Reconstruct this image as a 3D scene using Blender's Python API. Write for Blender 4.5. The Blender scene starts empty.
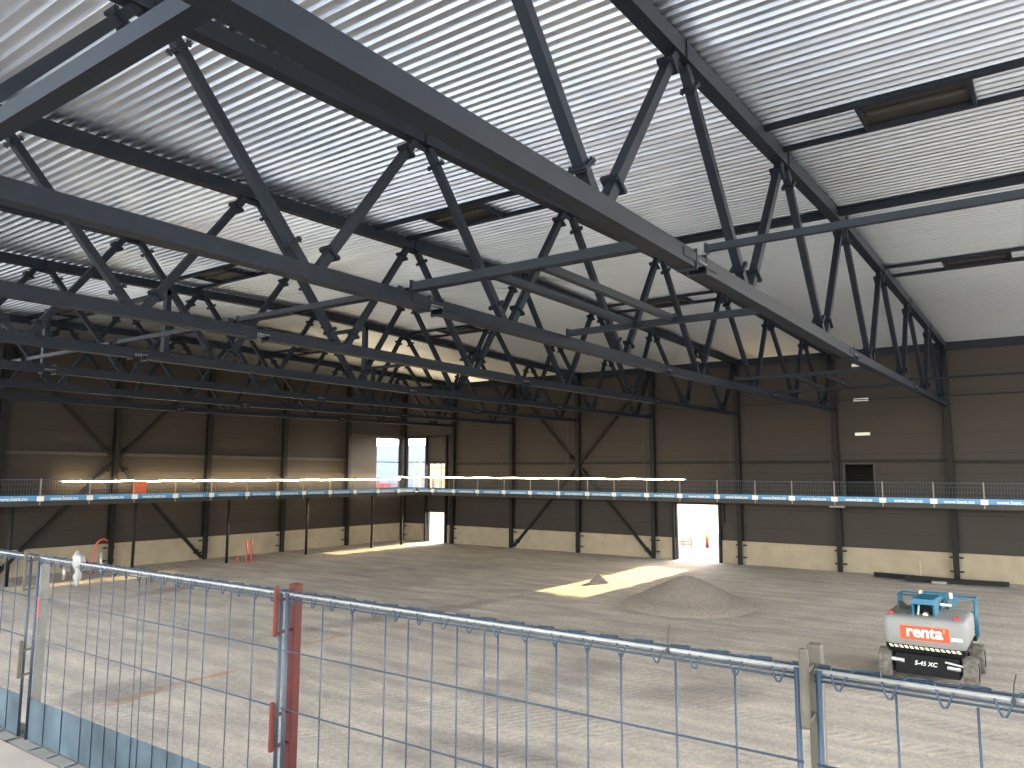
import bpy, math, random
from mathutils import Vector, Matrix, noise as mnoise
random.seed(7)
S = bpy.context.scene
COL = S.collection

# ------------------------------------------------------------------ camera, sky, sun, exposure
EYE = 5.66148
def make_camera():
    yaw, pitch, roll, f = .61992, .11721, .00397, 763.01691
    cy, sy = math.cos(yaw), math.sin(yaw)
    fwd = Vector((-sy*math.cos(pitch), cy*math.cos(pitch), math.sin(pitch)))
    right = Vector((cy, sy, 0)); up = right.cross(fwd)
    r = math.cos(roll)*right + math.sin(roll)*up
    u = -math.sin(roll)*right + math.cos(roll)*up
    cd = bpy.data.cameras.new('camera'); c = bpy.data.objects.new('camera', cd); COL.objects.link(c)
    M = Matrix.Identity(4)
    for i in range(3):
        M[i][0], M[i][1], M[i][2] = r[i], u[i], -fwd[i]
    M.translation = (0, 0, EYE)
    c.matrix_world = M
    cd.sensor_fit = 'HORIZONTAL'; cd.sensor_width = 36; cd.lens = f/1024*36
    cd.clip_start = .05; cd.clip_end = 2000
    S.camera = c
make_camera()

SUN_ELEV = math.atan(.206)
world = bpy.data.worlds.new('World'); S.world = world; world.use_nodes = True
wn = world.node_tree.nodes; wl = world.node_tree.links
bgn = wn['Background']; sky = wn.new('ShaderNodeTexSky'); sky.sky_type = 'NISHITA'
sky.sun_disc = False; sky.sun_elevation = SUN_ELEV; sky.sun_rotation = 0.0
sky.air_density = 1.0; sky.dust_density = 2.0; sky.ozone_density = 1.0
hsv = wn.new('ShaderNodeHueSaturation'); hsv.inputs['Saturation'].default_value = .45
wl.new(sky.outputs['Color'], hsv.inputs['Color']); wl.new(hsv.outputs['Color'], bgn.inputs['Color'])
bgn.inputs['Strength'].default_value = 1.0

sd = bpy.data.lights.new('sun', 'SUN'); sd.energy = 15.0; sd.color = (1.0, .78, .40); sd.angle = math.radians(.6)
so = bpy.data.objects.new('sun', sd); COL.objects.link(so)
so.rotation_euler = Vector((.012, -1, -.206)).to_track_quat('-Z', 'Y').to_euler()
so.location = (0, 80, 40)

S.view_settings.view_transform = 'Standard'; S.view_settings.look = 'None'
S.view_settings.exposure = 1.35; S.view_settings.gamma = 1.0; S.view_settings.use_curve_mapping = False
S.cycles.use_denoising = True
S.cycles.max_bounces = 8; S.cycles.diffuse_bounces = 5; S.cycles.glossy_bounces = 4
S.cycles.sample_clamp_indirect = 5.0; S.cycles.blur_glossy = 1.0

# ------------------------------------------------------------------ materials
def nodemat(name):
    m = bpy.data.materials.new(name); m.use_nodes = True
    nt = m.node_tree
    return m, nt.nodes, nt.links, nt.nodes['Principled BSDF']

def mat(name, col, rough=.5, metal=0.0, var=.12, scale=3.0, bump=0.0, bscale=40.0, spec=.5):
    m, n, l, b = nodemat(name)
    tc = n.new('ShaderNodeTexCoord')
    ns = n.new('ShaderNodeTexNoise'); ns.inputs['Scale'].default_value = scale; ns.inputs['Detail'].default_value = 5
    l.new(tc.outputs['Object'], ns.inputs['Vector'])
    cr = n.new('ShaderNodeValToRGB')
    cr.color_ramp.elements[0].position = .3; cr.color_ramp.elements[1].position = .7
    cr.color_ramp.elements[0].color = tuple(c*(1-var) for c in col) + (1,)
    cr.color_ramp.elements[1].color = tuple(min(1, c*(1+var)) for c in col) + (1,)
    l.new(ns.outputs['Fac'], cr.inputs['Fac']); l.new(cr.outputs['Color'], b.inputs['Base Color'])
    b.inputs['Roughness'].default_value = rough; b.inputs['Metallic'].default_value = metal
    b.inputs['Specular IOR Level'].default_value = spec
    if bump:
        n2 = n.new('ShaderNodeTexNoise'); n2.inputs['Scale'].default_value = bscale; n2.inputs['Detail'].default_value = 4
        l.new(tc.outputs['Object'], n2.inputs['Vector'])
        bp = n.new('ShaderNodeBump'); bp.inputs['Strength'].default_value = bump; bp.inputs['Distance'].default_value = .02
        l.new(n2.outputs['Fac'], bp.inputs['Height']); l.new(bp.outputs['Normal'], b.inputs['Normal'])
    return m

def emat(name, col, strength):
    m, n, l, b = nodemat(name)
    b.inputs['Base Color'].default_value = col + (1,)
    b.inputs['Emission Color'].default_value = col + (1,); b.inputs['Emission Strength'].default_value = strength
    return m

M = {}
M['steel'] = mat('dark_painted_steel', (.009, .0125, .019), .52, 0, .15, 2.0, spec=.17)
M['steel_brown'] = mat('dark_primed_steel', (.010, .0095, .0095), .6, 0, .15, 2.0, spec=.2)
M['rail_steel'] = mat('wall_rail_steel', (.045, .040, .036), .6, 0, .15, 2.0, spec=.3)
M['galv'] = mat('galvanised_steel', (.55, .55, .53), .4, .6, .15, 8.0)
M['bolt'] = mat('bolt_steel', (.32, .32, .33), .4, .7, .15, 20.0)
M['concrete'] = mat('concrete_plinth', (.29, .235, .165), .95, 0, .12, 1.2, .15, 30)
M['slab'] = mat('gallery_slab', (.40, .35, .29), .9, 0, .12, 1.5, .15, 40)
M['near_slab'] = mat('near_gallery_concrete', (.30, .245, .19), .9, 0, .12, 1.5, .15, 40)
M['slab_dark'] = mat('gallery_edge_steel', (.025, .022, .02), .6, 0, .15, 2.0)
M['blue'] = mat('blue_coated_steel', (.075, .20, .36), .45, 0, .12, 4.0)
M['blue_wire'] = mat('blue_wire', (.013, .027, .044), .5, .1, .15, 9.0)
M['toe'] = mat('blue_toe_board_sheet', (.085, .26, .48), .5, 0, .1, 1.5)
M['toe_near'] = mat('dusty_blue_sheet', (.045, .062, .075), .7, 0, .5, 3.2, spec=.2)
M['dust'] = mat('dusty_sheet_foot', (.17, .155, .13), .85, 0, .25, 6.0)
M['black'] = mat('black_rubber', (.012, .012, .013), .7, 0, .2, 6.0)
M['white'] = mat('white_plastic', (.78, .77, .73), .5, 0, .05, 5.0)
M['mesh'] = mat('grey_mesh_wire', (.085, .10, .125), .5, .3, .1, 5.0)
M['orange'] = mat('orange_board', (.85, .16, .03), .5, 0, .06, 5.0)
M['red_post'] = mat('red_paint', (.052, .006, .005), .55, 0, .3, 12.0, spec=.25)
M['red_hook'] = mat('red_oxide_paint', (.085, .014, .009), .65, 0, .25, 12.0, spec=.25)
M['red_pipe'] = mat('red_plastic_pipe', (.48, .06, .05), .5, 0, .1, 12.0)
M['grey_post'] = mat('weathered_post', (.062, .053, .037), .8, 0, .25, 10.0)
M['zinc_post'] = mat('zinc_post', (.22, .21, .195), .6, .3, .2, 9.0)
M['zinc_near'] = mat('dull_zinc_post', (.11, .105, .097), .65, .2, .2, 9.0)
M['label_red'] = mat('red_sticker', (.62, .04, .03), .5, 0, .05, 9.0)
M['lift_grey'] = mat('lift_grey_cowl', (.20, .193, .18), .55, 0, .05, 2.0)
M['lift_dark'] = mat('lift_dark_steel', (.007, .007, .008), .6, 0, .2, 4.0, spec=.15)
M['lift_blue'] = mat('lift_blue_paint', (.005, .10, .165), .45, 0, .08, 3.0)
M['decal'] = mat('orange_red_decal', (.72, .075, .03), .6, 0, .03, 3.0, spec=.2)
M['tyre'] = mat('dusty_tyre', (.13, .115, .095), .95, 0, .4, 9.0, spec=.2)
M['hub'] = mat('wheel_hub', (.25, .25, .25), .5, .4, .1, 5.0)
M['yellow'] = mat('yellow_paint', (.85, .62, .10), .5, 0, .05, 5.0)
M['cream'] = mat('cream_cap', (.75, .66, .42), .5, 0, .05, 5.0)
M['red_light'] = mat('red_lens', (.45, .03, .025), .25, 0, .05, 9.0)
M['wood'] = mat('raw_timber', (.42, .30, .18), .7, 0, .2, 6.0)
M['gravel_pile'] = mat('crushed_stone', (.225, .18, .146), .95, 0, .45, 18.0, .9, 26)
M['hatch'] = mat('hatch_lid', (.012, .009, .007), .5, 0, .1, 2.0)
M['hatch_frame'] = mat('hatch_frame', (.010, .014, .022), .5, 0, .1, 2.0, spec=.2)
M['facade'] = mat('pale_facade', (.22, .245, .28), .7, 0, .04, .4)
M['facade_win'] = mat('facade_window', (.22, .25, .29), .15, 0, .1, .5)
M['earth'] = mat('tan_earth', (.26, .195, .105), .95, 0, .15, .3, .4, 4)
M['outside_far'] = mat('grey_outside_ground', (.10, .108, .122), .95, 0, .2, .2)
M['bounce_facade'] = mat('sun_bounce_facade', (.42, .45, .49), .7, 0, .04, .4)  # pale face of the added building that bounces sun into the hall
M['outside'] = mat('pale_outside_ground', (.62, .615, .61), .95, 0, .12, .2)
M['glow'] = emat('warm_light_strip', (1.0, .78, .44), 45.0)
M['glow_soft'] = emat('warm_light_strip_dimmer', (1.0, .80, .46), 16.0)
M['glass'] = None

def deck_mat():
    m, n, l, b = nodemat('galvanised_roof_deck')
    tc = n.new('ShaderNodeTexCoord'); mp = n.new('ShaderNodeMapping')
    mp.inputs['Scale'].default_value = (.25, 1.3, 1.3)
    l.new(tc.outputs['Object'], mp.inputs['Vector'])
    ns = n.new('ShaderNodeTexNoise'); ns.inputs['Scale'].default_value = 1.6; ns.inputs['Detail'].default_value = 5
    l.new(mp.outputs['Vector'], ns.inputs['Vector'])
    cr = n.new('ShaderNodeValToRGB')
    cr.color_ramp.elements[0].color = (.68, .725, .79, 1); cr.color_ramp.elements[1].color = (.77, .81, .87, 1)
    l.new(ns.outputs['Fac'], cr.inputs['Fac']); l.new(cr.outputs['Color'], b.inputs['Base Color'])
    b.inputs['Metallic'].default_value = 1.0; b.inputs['Roughness'].default_value = .31
    return m
M['deck'] = deck_mat()

def wall_mat():
    m, n, l, b = nodemat('dark_sandwich_panel')
    tc = n.new('ShaderNodeTexCoord'); sx = n.new('ShaderNodeSeparateXYZ')
    l.new(tc.outputs['Object'], sx.inputs['Vector'])
    dv = n.new('ShaderNodeMath'); dv.operation = 'DIVIDE'; dv.inputs[1].default_value = 1.15
    fr = n.new('ShaderNodeMath'); fr.operation = 'FRACT'
    lt = n.new('ShaderNodeMath'); lt.operation = 'LESS_THAN'; lt.inputs[1].default_value = .022
    l.new(sx.outputs['Z'], dv.inputs[0]); l.new(dv.outputs[0], fr.inputs[0]); l.new(fr.outputs[0], lt.inputs[0])
    ns = n.new('ShaderNodeTexNoise'); ns.inputs['Scale'].default_value = .6; ns.inputs['Detail'].default_value = 4
    l.new(tc.outputs['Object'], ns.inputs['Vector'])
    cr = n.new('ShaderNodeValToRGB')
    cr.color_ramp.elements[0].color = (.030, .0245, .021, 1); cr.color_ramp.elements[1].color = (.038, .031, .0265, 1)
    l.new(ns.outputs['Fac'], cr.inputs['Fac'])
    mx = n.new('ShaderNodeMix'); mx.data_type = 'RGBA'
    l.new(lt.outputs[0], mx.inputs['Factor']); l.new(cr.outputs['Color'], mx.inputs['A'])
    mx.inputs['B'].default_value = (.013, .011, .010, 1)
    l.new(mx.outputs['Result'], b.inputs['Base Color'])
    b.inputs['Roughness'].default_value = .6; b.inputs['Specular IOR Level'].default_value = .2
    return m
M['panel'] = wall_mat()

def ground_mat():
    m, n, l, b = nodemat('compacted_gravel')
    tc = n.new('ShaderNodeTexCoord')
    def nz(scale, detail, mapping=None, rough=.6):
        x = n.new('ShaderNodeTexNoise'); x.inputs['Scale'].default_value = scale; x.inputs['Detail'].default_value = detail
        x.inputs['Roughness'].default_value = rough
        if mapping:
            mp = n.new('ShaderNodeMapping'); mp.inputs['Scale'].default_value = mapping[0]; mp.inputs['Rotation'].default_value = (0, 0, mapping[1])
            l.new(tc.outputs['Object'], mp.inputs['Vector']); l.new(mp.outputs['Vector'], x.inputs['Vector'])
        else:
            l.new(tc.outputs['Object'], x.inputs['Vector'])
        return x
    big = nz(.16, 6, ((1, .45, 1), .5)); streak = nz(.9, 6, ((.30, 1.6, 1), -.12)); fine = nz(9, 6, None, .75); grit = nz(38, 4, None, .85)
    def ramp(src, a, bb, pa=.35, pb=.65):
        cr = n.new('ShaderNodeValToRGB'); cr.color_ramp.elements[0].position = pa; cr.color_ramp.elements[1].position = pb
        cr.color_ramp.elements[0].color = a + (1,); cr.color_ramp.elements[1].color = bb + (1,)
        l.new(src.outputs['Fac'], cr.inputs['Fac']); return cr
    base = ramp(big, (.42, .355, .295), (.54, .455, .37))
    s = ramp(streak, (.74, .75, .76), (1.10, 1.09, 1.07)); f = ramp(fine, (.80, .80, .80), (1.14, 1.14, 1.14)); g = ramp(grit, (.50, .50, .50), (1.46, 1.46, 1.46), .3, .7)
    prev = base
    for x in (s, f, g):
        mx = n.new('ShaderNodeMix'); mx.data_type = 'RGBA'; mx.blend_type = 'MULTIPLY'; mx.inputs['Factor'].default_value = 1
        l.new(prev.outputs['Color'] if prev is base else prev.outputs['Result'], mx.inputs['A']); l.new(x.outputs['Color'], mx.inputs['B'])
        prev = mx
    # damp or disturbed patches, lug prints of tyres and traces of reddish soil
    def patch(prev_sock, cx, cy, lx, ly, rot, col, amt):
        mp = n.new('ShaderNodeMapping'); mp.vector_type = 'TEXTURE'
        mp.inputs['Location'].default_value = (cx, cy, 0); mp.inputs['Rotation'].default_value = (0, 0, rot); mp.inputs['Scale'].default_value = (lx, ly, 1000)
        l.new(tc.outputs['Object'], mp.inputs['Vector'])
        ln = n.new('ShaderNodeVectorMath'); ln.operation = 'LENGTH'; l.new(mp.outputs['Vector'], ln.inputs[0])
        a1 = n.new('ShaderNodeMath'); a1.operation = 'MULTIPLY_ADD'; a1.inputs[1].default_value = 2.2; a1.inputs[2].default_value = -1.1
        l.new(pn.outputs['Fac'], a1.inputs[0])
        a2 = n.new('ShaderNodeMath'); a2.operation = 'ADD'; l.new(a1.outputs[0], a2.inputs[0]); l.new(ln.outputs['Value'], a2.inputs[1])
        mr = n.new('ShaderNodeMapRange'); mr.inputs['From Min'].default_value = .55; mr.inputs['From Max'].default_value = 1.1
        mr.inputs['To Min'].default_value = amt; mr.inputs['To Max'].default_value = 0
        l.new(a2.outputs[0], mr.inputs['Value'])
        mx = n.new('ShaderNodeMix'); mx.data_type = 'RGBA'; mx.blend_type = 'MULTIPLY'
        l.new(mr.outputs['Result'], mx.inputs['Factor']); l.new(prev_sock, mx.inputs['A']); mx.inputs['B'].default_value = col + (1,)
        return mx.outputs['Result']
    pn = nz(.8, 6, None, .7)
    sock = prev.outputs['Result']
    dk = (.62, .62, .65)
    for (cx, cy, lx, ly, rot, col, amt) in ((-36, 21.8, 3.2, .9, 1.9, (.60, .58, .56), .9), (-21.9, 24.2, 7.0, .8, 1.4, dk, .75), (-12.0, 18.6, 3.6, 1.4, 1.35, dk, .7), (-20.4, 10.8, 1.8, .9, 1.6, dk, .8),
                                            (-19.6, 10.8, 1.1, .22, 1.76, (1.0, .70, .55), .8), (-19.7, 13.1, .9, .16, 1.45, (1.0, .62, .45), .9), (-20.9, 18.5, 1.6, .16, 1.55, (1.0, .74, .60), .8), (-20.4, 21.8, .9, .16, 1.5, (1.0, .76, .62), .8), (-8.0, 19.5, 2.0, 1.3, .9, dk, .6), (-6.5, 36.5, 7.0, 1.2, 1.2, (.80, .81, .83), .6),
                                            (-32.5, 37, 9, 1.0, 1.45, (.80, .80, .82), .5), (-25, 40, 12, 1.0, .35, (.84, .84, .86), .5), (-10, 13.2, 2.2, .9, .4, dk, .6), (-27, 31, 8, .6, .5, (.82, .82, .84), .6)):
        sock = patch(sock, cx, cy, lx, ly, rot, col, amt)
    wv = n.new('ShaderNodeTexWave'); wv.wave_type = 'BANDS'; wv.bands_direction = 'X'; wv.inputs['Scale'].default_value = 1.35; wv.inputs['Distortion'].default_value = 2.5; wv.inputs['Detail'].default_value = 3
    wm = n.new('ShaderNodeMapping'); wm.inputs['Rotation'].default_value = (0, 0, .6); l.new(tc.outputs['Object'], wm.inputs['Vector']); l.new(wm.outputs['Vector'], wv.inputs['Vector'])
    wr = n.new('ShaderNodeMapRange'); wr.inputs['To Min'].default_value = .80; wr.inputs['To Max'].default_value = 1.06; l.new(wv.outputs['Fac'], wr.inputs['Value'])
    tm = nz(.35, 4, ((.35, 2.2, 1), -.75)); tr = n.new('ShaderNodeMapRange'); tr.inputs['From Min'].default_value = .52; tr.inputs['From Max'].default_value = .60; l.new(tm.outputs['Fac'], tr.inputs['Value'])
    mw = n.new('ShaderNodeMix'); mw.data_type = 'RGBA'; mw.blend_type = 'MULTIPLY'; l.new(tr.outputs['Result'], mw.inputs['Factor']); l.new(sock, mw.inputs['A']); l.new(wr.outputs['Result'], mw.inputs['B'])
    l.new(mw.outputs['Result'], b.inputs['Base Color'])
    b.inputs['Roughness'].default_value = .95; b.inputs['Specular IOR Level'].default_value = .2
    bp = n.new('ShaderNodeBump'); bp.inputs['Strength'].default_value = .8; bp.inputs['Distance'].default_value = .03
    ad = n.new('ShaderNodeMath'); ad.operation = 'ADD'
    l.new(fine.outputs['Fac'], ad.inputs[0]); l.new(grit.outputs['Fac'], ad.inputs[1])
    l.new(ad.outputs[0], bp.inputs['Height']); l.new(bp.outputs['Normal'], b.inputs['Normal'])
    return m
M['ground'] = ground_mat()

def glass_mat():
    m, n, l, b = nodemat('window_glass')
    b.inputs['Base Color'].default_value = (.92, .95, .97, 1); b.inputs['Roughness'].default_value = .02
    b.inputs['Transmission Weight'].default_value = 1.0; b.inputs['IOR'].default_value = 1.02
    b.inputs['Alpha'].default_value = .25
    return m
M['glass'] = glass_mat()

# ------------------------------------------------------------------ mesh helpers
ORIGIN = {}
class MB:
    def __init__(s): s.v = []; s.f = []; s.m = []; s.mats = []; s.cur = 0
    def use(s, m):
        if m not in s.mats: s.mats.append(m)
        s.cur = s.mats.index(m); return s
    def quads(s, vs, fs):
        o = len(s.v); s.v += [tuple(v) for v in vs]
        s.f += [tuple(i+o for i in f) for f in fs]; s.m += [s.cur]*len(fs); return s
    def hexa(s, p):      # 8 corners, bottom 0-3 (ccw from above), top 4-7
        return s.quads(p, [(3, 2, 1, 0), (4, 5, 6, 7), (0, 1, 5, 4), (1, 2, 6, 5), (2, 3, 7, 6), (3, 0, 4, 7)])
    def box(s, x0, x1, y0, y1, z0, z1):
        return s.hexa([(x0, y0, z0), (x1, y0, z0), (x1, y1, z0), (x0, y1, z0), (x0, y0, z1), (x1, y0, z1), (x1, y1, z1), (x0, y1, z1)])
    def bar(s, a, b, w, h, up=(0, 0, 1)):   # rectangular bar centred on a-b; w sideways, h along 'up'
        a = Vector(a); b = Vector(b); d = (b-a).normalized(); upv = Vector(up)
        if abs(d.dot(upv)) > .99: upv = Vector((0, 1, 0))
        sd_ = d.cross(upv).normalized(); u = sd_.cross(d).normalized()
        P = []
        for e in (a, b):
            for (i, j) in ((-1, -1), (1, -1), (1, 1), (-1, 1)):
                P.append(e + sd_*(i*w/2) + u*(j*h/2))
        return s.quads(P, [(0, 1, 2, 3), (7, 6, 5, 4), (0, 4, 5, 1), (1, 5, 6, 2), (2, 6, 7, 3), (3, 7, 4, 0)])
    def ibar(s, a, b, w, h, tf=.025, tw=.02, up=(0, 0, 1)):
        a = Vector(a); b = Vector(b); d = (b-a).normalized(); upv = Vector(up)
        sd_ = d.cross(upv).normalized(); u = sd_.cross(d).normalized()
        s.bar(a+u*(h/2-tf/2), b+u*(h/2-tf/2), w, tf, up); s.bar(a-u*(h/2-tf/2), b-u*(h/2-tf/2), w, tf, up)
        return s.bar(a, b, tw, h-2*tf, up)
    def tube(s, pts, r, n=8, cap=True):
        pts = [Vector(p) for p in pts]; rings = []; o = len(s.v)
        prev = None
        for i, p in enumerate(pts):
            t = (pts[min(i+1, len(pts)-1)] - pts[max(i-1, 0)]).normalized()
            if prev is None:
                ref = Vector((0, 0, 1)) if abs(t.z) < .9 else Vector((1, 0, 0))
                nx = t.cross(ref).normalized()
            else:
                nx = (prev - t*prev.dot(t)).normalized()
            prev = nx; ny = t.cross(nx)
            rr = r[i] if isinstance(r, (list, tuple)) else r
            for k in range(n):
                a = 2*math.pi*k/n; s.v.append(tuple(p + nx*(rr*math.cos(a)) + ny*(rr*math.sin(a))))
        for i in range(len(pts)-1):
            for k in range(n):
                s.f.append((o+i*n+k, o+i*n+(k+1) % n, o+(i+1)*n+(k+1) % n, o+(i+1)*n+k)); s.m.append(s.cur)
        if cap:
            s.f.append(tuple(o+k for k in range(n-1, -1, -1))); s.m.append(s.cur)
            q = o+(len(pts)-1)*n; s.f.append(tuple(q+k for k in range(n))); s.m.append(s.cur)
        return s
    def prism(s, poly, axis, a, b):   # poly: 2-D outline extruded along axis 'x' or 'y' from a to b
        n = len(poly)
        P = [((a, p[0], p[1]) if axis == 'x' else (p[0], a, p[1])) for p in poly] + [((b, p[0], p[1]) if axis == 'x' else (p[0], b, p[1])) for p in poly]
        return s.quads(P, [tuple(range(n-1, -1, -1)), tuple(range(n, 2*n))] + [(i, (i+1) % n, n+(i+1) % n, n+i) for i in range(n)])
    def build(s, name, m, parent=None, smooth=False, bevel=0.0):
        me = bpy.data.meshes.new(name)
        o = Vector((0, 0, 0))
        if parent is not None: o = ORIGIN.get(parent.name, Vector((0, 0, 0)))
        me.from_pydata([tuple(Vector(v)-o) for v in s.v], [], s.f)
        mats = s.mats if s.mats else [m]
        for k in mats: me.materials.append(M[k] if isinstance(k, str) else k)
        if s.mats: me.polygons.foreach_set('material_index', s.m)
        import bmesh as _b
        bm = _b.new(); bm.from_mesh(me); _b.ops.recalc_face_normals(bm, faces=bm.faces); bm.to_mesh(me); bm.free()
        if smooth: me.polygons.foreach_set('use_smooth', [True]*len(me.polygons))
        ob = bpy.data.objects.new(name, me); COL.objects.link(ob)
        if parent is not None:
            ob.parent = parent; ORIGIN[ob.name] = o
        if bevel:
            bv = ob.modifiers.new('bevel', 'BEVEL'); bv.width = bevel; bv.segments = 2; bv.limit_method = 'ANGLE'
        return ob

def tag(o, label, cat, group=None):
    o['label'] = label; o['category'] = cat
    if group: o['group'] = group
    return o
def thing(name, loc, label, cat, group=None):
    o = bpy.data.objects.new(name, None); o.empty_display_size = .2; COL.objects.link(o); o.location = loc
    ORIGIN[o.name] = Vector(loc)
    return tag(o, label, cat, group)
def struct(o):
    o['kind'] = 'structure'; return o
def copy_tree(root, loc, label, group=None):
    r = root.copy(); COL.objects.link(r); r.location = loc; r['label'] = label
    if group: r['group'] = group
    for ch in list(root.children):
        c = ch.copy(); COL.objects.link(c); c.parent = r
        for g in list(ch.children):
            d = g.copy(); COL.objects.link(d); d.parent = c
    ORIGIN[r.name] = Vector(loc)
    return r
ORD = ['first', 'second', 'third', 'fourth', 'fifth', 'sixth', 'seventh', 'eighth', 'ninth', 'tenth', 'eleventh', 'twelfth', 'thirteenth', 'fourteenth', 'fifteenth', 'sixteenth', 'seventeenth', 'eighteenth', 'nineteenth', 'twentieth', 'twenty-first', 'twenty-second', 'twenty-third', 'twenty-fourth']
TEXTS = {}
def text_mesh(body, size, extrude=.002, offset=0.0, shear=0.0):
    key = (body, size, extrude, offset, shear)
    if key in TEXTS: return TEXTS[key]
    cu = bpy.data.curves.new('lettering', 'FONT'); cu.body = body; cu.size = size; cu.extrude = extrude; cu.offset = offset
    cu.shear = shear; cu.align_x = 'CENTER'; cu.align_y = 'CENTER'; cu.resolution_u = 4
    t = bpy.data.objects.new('lettering_tmp', cu); COL.objects.link(t)
    dg = bpy.context.evaluated_depsgraph_get(); dg.update()
    me = bpy.data.meshes.new_from_object(t.evaluated_get(dg)); me.name = 'lettering'
    bpy.data.objects.remove(t); TEXTS[key] = me
    return me
def lettering(body, size, loc, rot, m, parent, **k):
    me = text_mesh(body, size, **k)
    if not me.materials: me.materials.append(M[m])
    o = bpy.data.objects.new('lettering', me); COL.objects.link(o)
    o.parent = parent; o.location = Vector(loc) - ORIGIN[parent.name]; o.rotation_euler = rot
    return o

# ------------------------------------------------------------------ dimensions
X0, BAY, YF, XL = -4.93, 6.0, 48.99, -46.53          # first truss, bay, back wall columns, left wall columns
XR = 14.0; YN = -1.2
YWI = 49.2                                            # inner face of back wall panels
XWI = -46.74
YLO = 12.5                                            # left wall cladding starts here, unseen rest left open so the deck reflects sky
RIDGE = 24.5
def zb(y): return 13.15 - (.027*(RIDGE-y) if y < RIDGE else .013*(y-RIDGE))   # underside of top chords
TC = .35
def zdeck(y): return zb(y) + TC
def xk(k): return X0 - BAY*k

# ------------------------------------------------------------------ setting: ground, walls, roof deck
def build_floor():
    nx, ny = 250, 225
    x0, x1, y0, y1 = -46.74, 14.0, -6.0, 49.3
    vs = []; fs = []
    for j in range(ny+1):
        y = y0+(y1-y0)*j/ny
        for i in range(nx+1):
            x = x0+(x1-x0)*i/nx
            z = .10*(mnoise.noise(Vector((x*.13, y*.16, 3.1))))*.8 + .05*mnoise.noise(Vector((x*.5, y*.9, 7.7))) + .03*mnoise.noise(Vector((x*1.6, y*2.6, 1.2)))
            e = min(1, max(0, (x-x0)/2.5), max(0, (y1-y)/2.5))
            vs.append((x, y, -.03 + z*e))
    for j in range(ny):
        for i in range(nx):
            a = j*(nx+1)+i; fs.append((a, a+1, a+nx+2, a+nx+1))
    o = MB().quads(vs, fs).build('floor', 'ground', smooth=True)
    struct(o)
build_floor()
og = MB()
og.use('outside_far').box(-400, 400, 49.3, 500, -.5, -.04); og.use('outside'); og.use('outside_far').box(-400, -46.8, -200, 49.3, -.5, -.04); og.use('outside'); og.box(14.0, 400, -200, 49.3, -.5, -.04); og.box(-46.8, 14.0, -200, -6.0, -.5, -.04)
struct(og.build('ground', 'outside'))

def wall_boxes(mb, along, u0, u1, z0, z1, holes, t0, t1):
    """panels of a wall with rectangular holes; along 'x' (wall thickness in y) or 'y' (thickness in x)"""
    us = sorted({u0, u1} | {h[0] for h in holes} | {h[1] for h in holes})
    for a, b in zip(us[:-1], us[1:]):
        hs = sorted([(h[2], h[3]) for h in holes if h[0] <= a+1e-6 and h[1] >= b-1e-6])
        z = z0
        for (ha, hb) in hs + [(z1, z1)]:
            if ha > z+1e-6 and z < z1-1e-6:
                if along == 'x': mb.box(a, b, t0, t1, z, min(ha, z1))
                else: mb.box(t0, t1, a, b, z, min(ha, z1))
            z = max(z, hb)
F_HOLES = [(-21.42, -18.38, -.2, 3.76), (-43.85, -41.75, -.2, 2.52), (-43.85, -41.75, 4.4, 6.56), (-46.38, -43.95, 4.4, 8.72), (-10.6, -8.85, 4.15, 6.39)]
L_HOLES = [(45.9, 48.75, 4.4, 8.68)]
w = MB(); wall_boxes(w, 'x', -46.99, XR, 1.42, 13.6, F_HOLES, YWI, YWI+.22); struct(w.build('wall_back', 'panel'))
w = MB(); wall_boxes(w, 'y', YLO, YWI, 1.42, 13.6, L_HOLES, XWI-.22, XWI); struct(w.build('wall_left', 'panel'))
w = MB(); wall_boxes(w, 'x', -46.9, XR, -.3, 1.42, F_HOLES, YWI-.06, YWI+.22); struct(w.build('baseboard_back', 'concrete'))
w = MB(); wall_boxes(w, 'y', -2.0, YWI-.06, -.3, 1.42, [], XWI-.22, XWI+.06); struct(w.build('baseboard_left', 'concrete'))
# eaves beams closing the wall heads
struct(MB().box(-46.74, XR, YWI-.16, YWI, 12.72, 13.19).build('trim_1', 'steel'))

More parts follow.
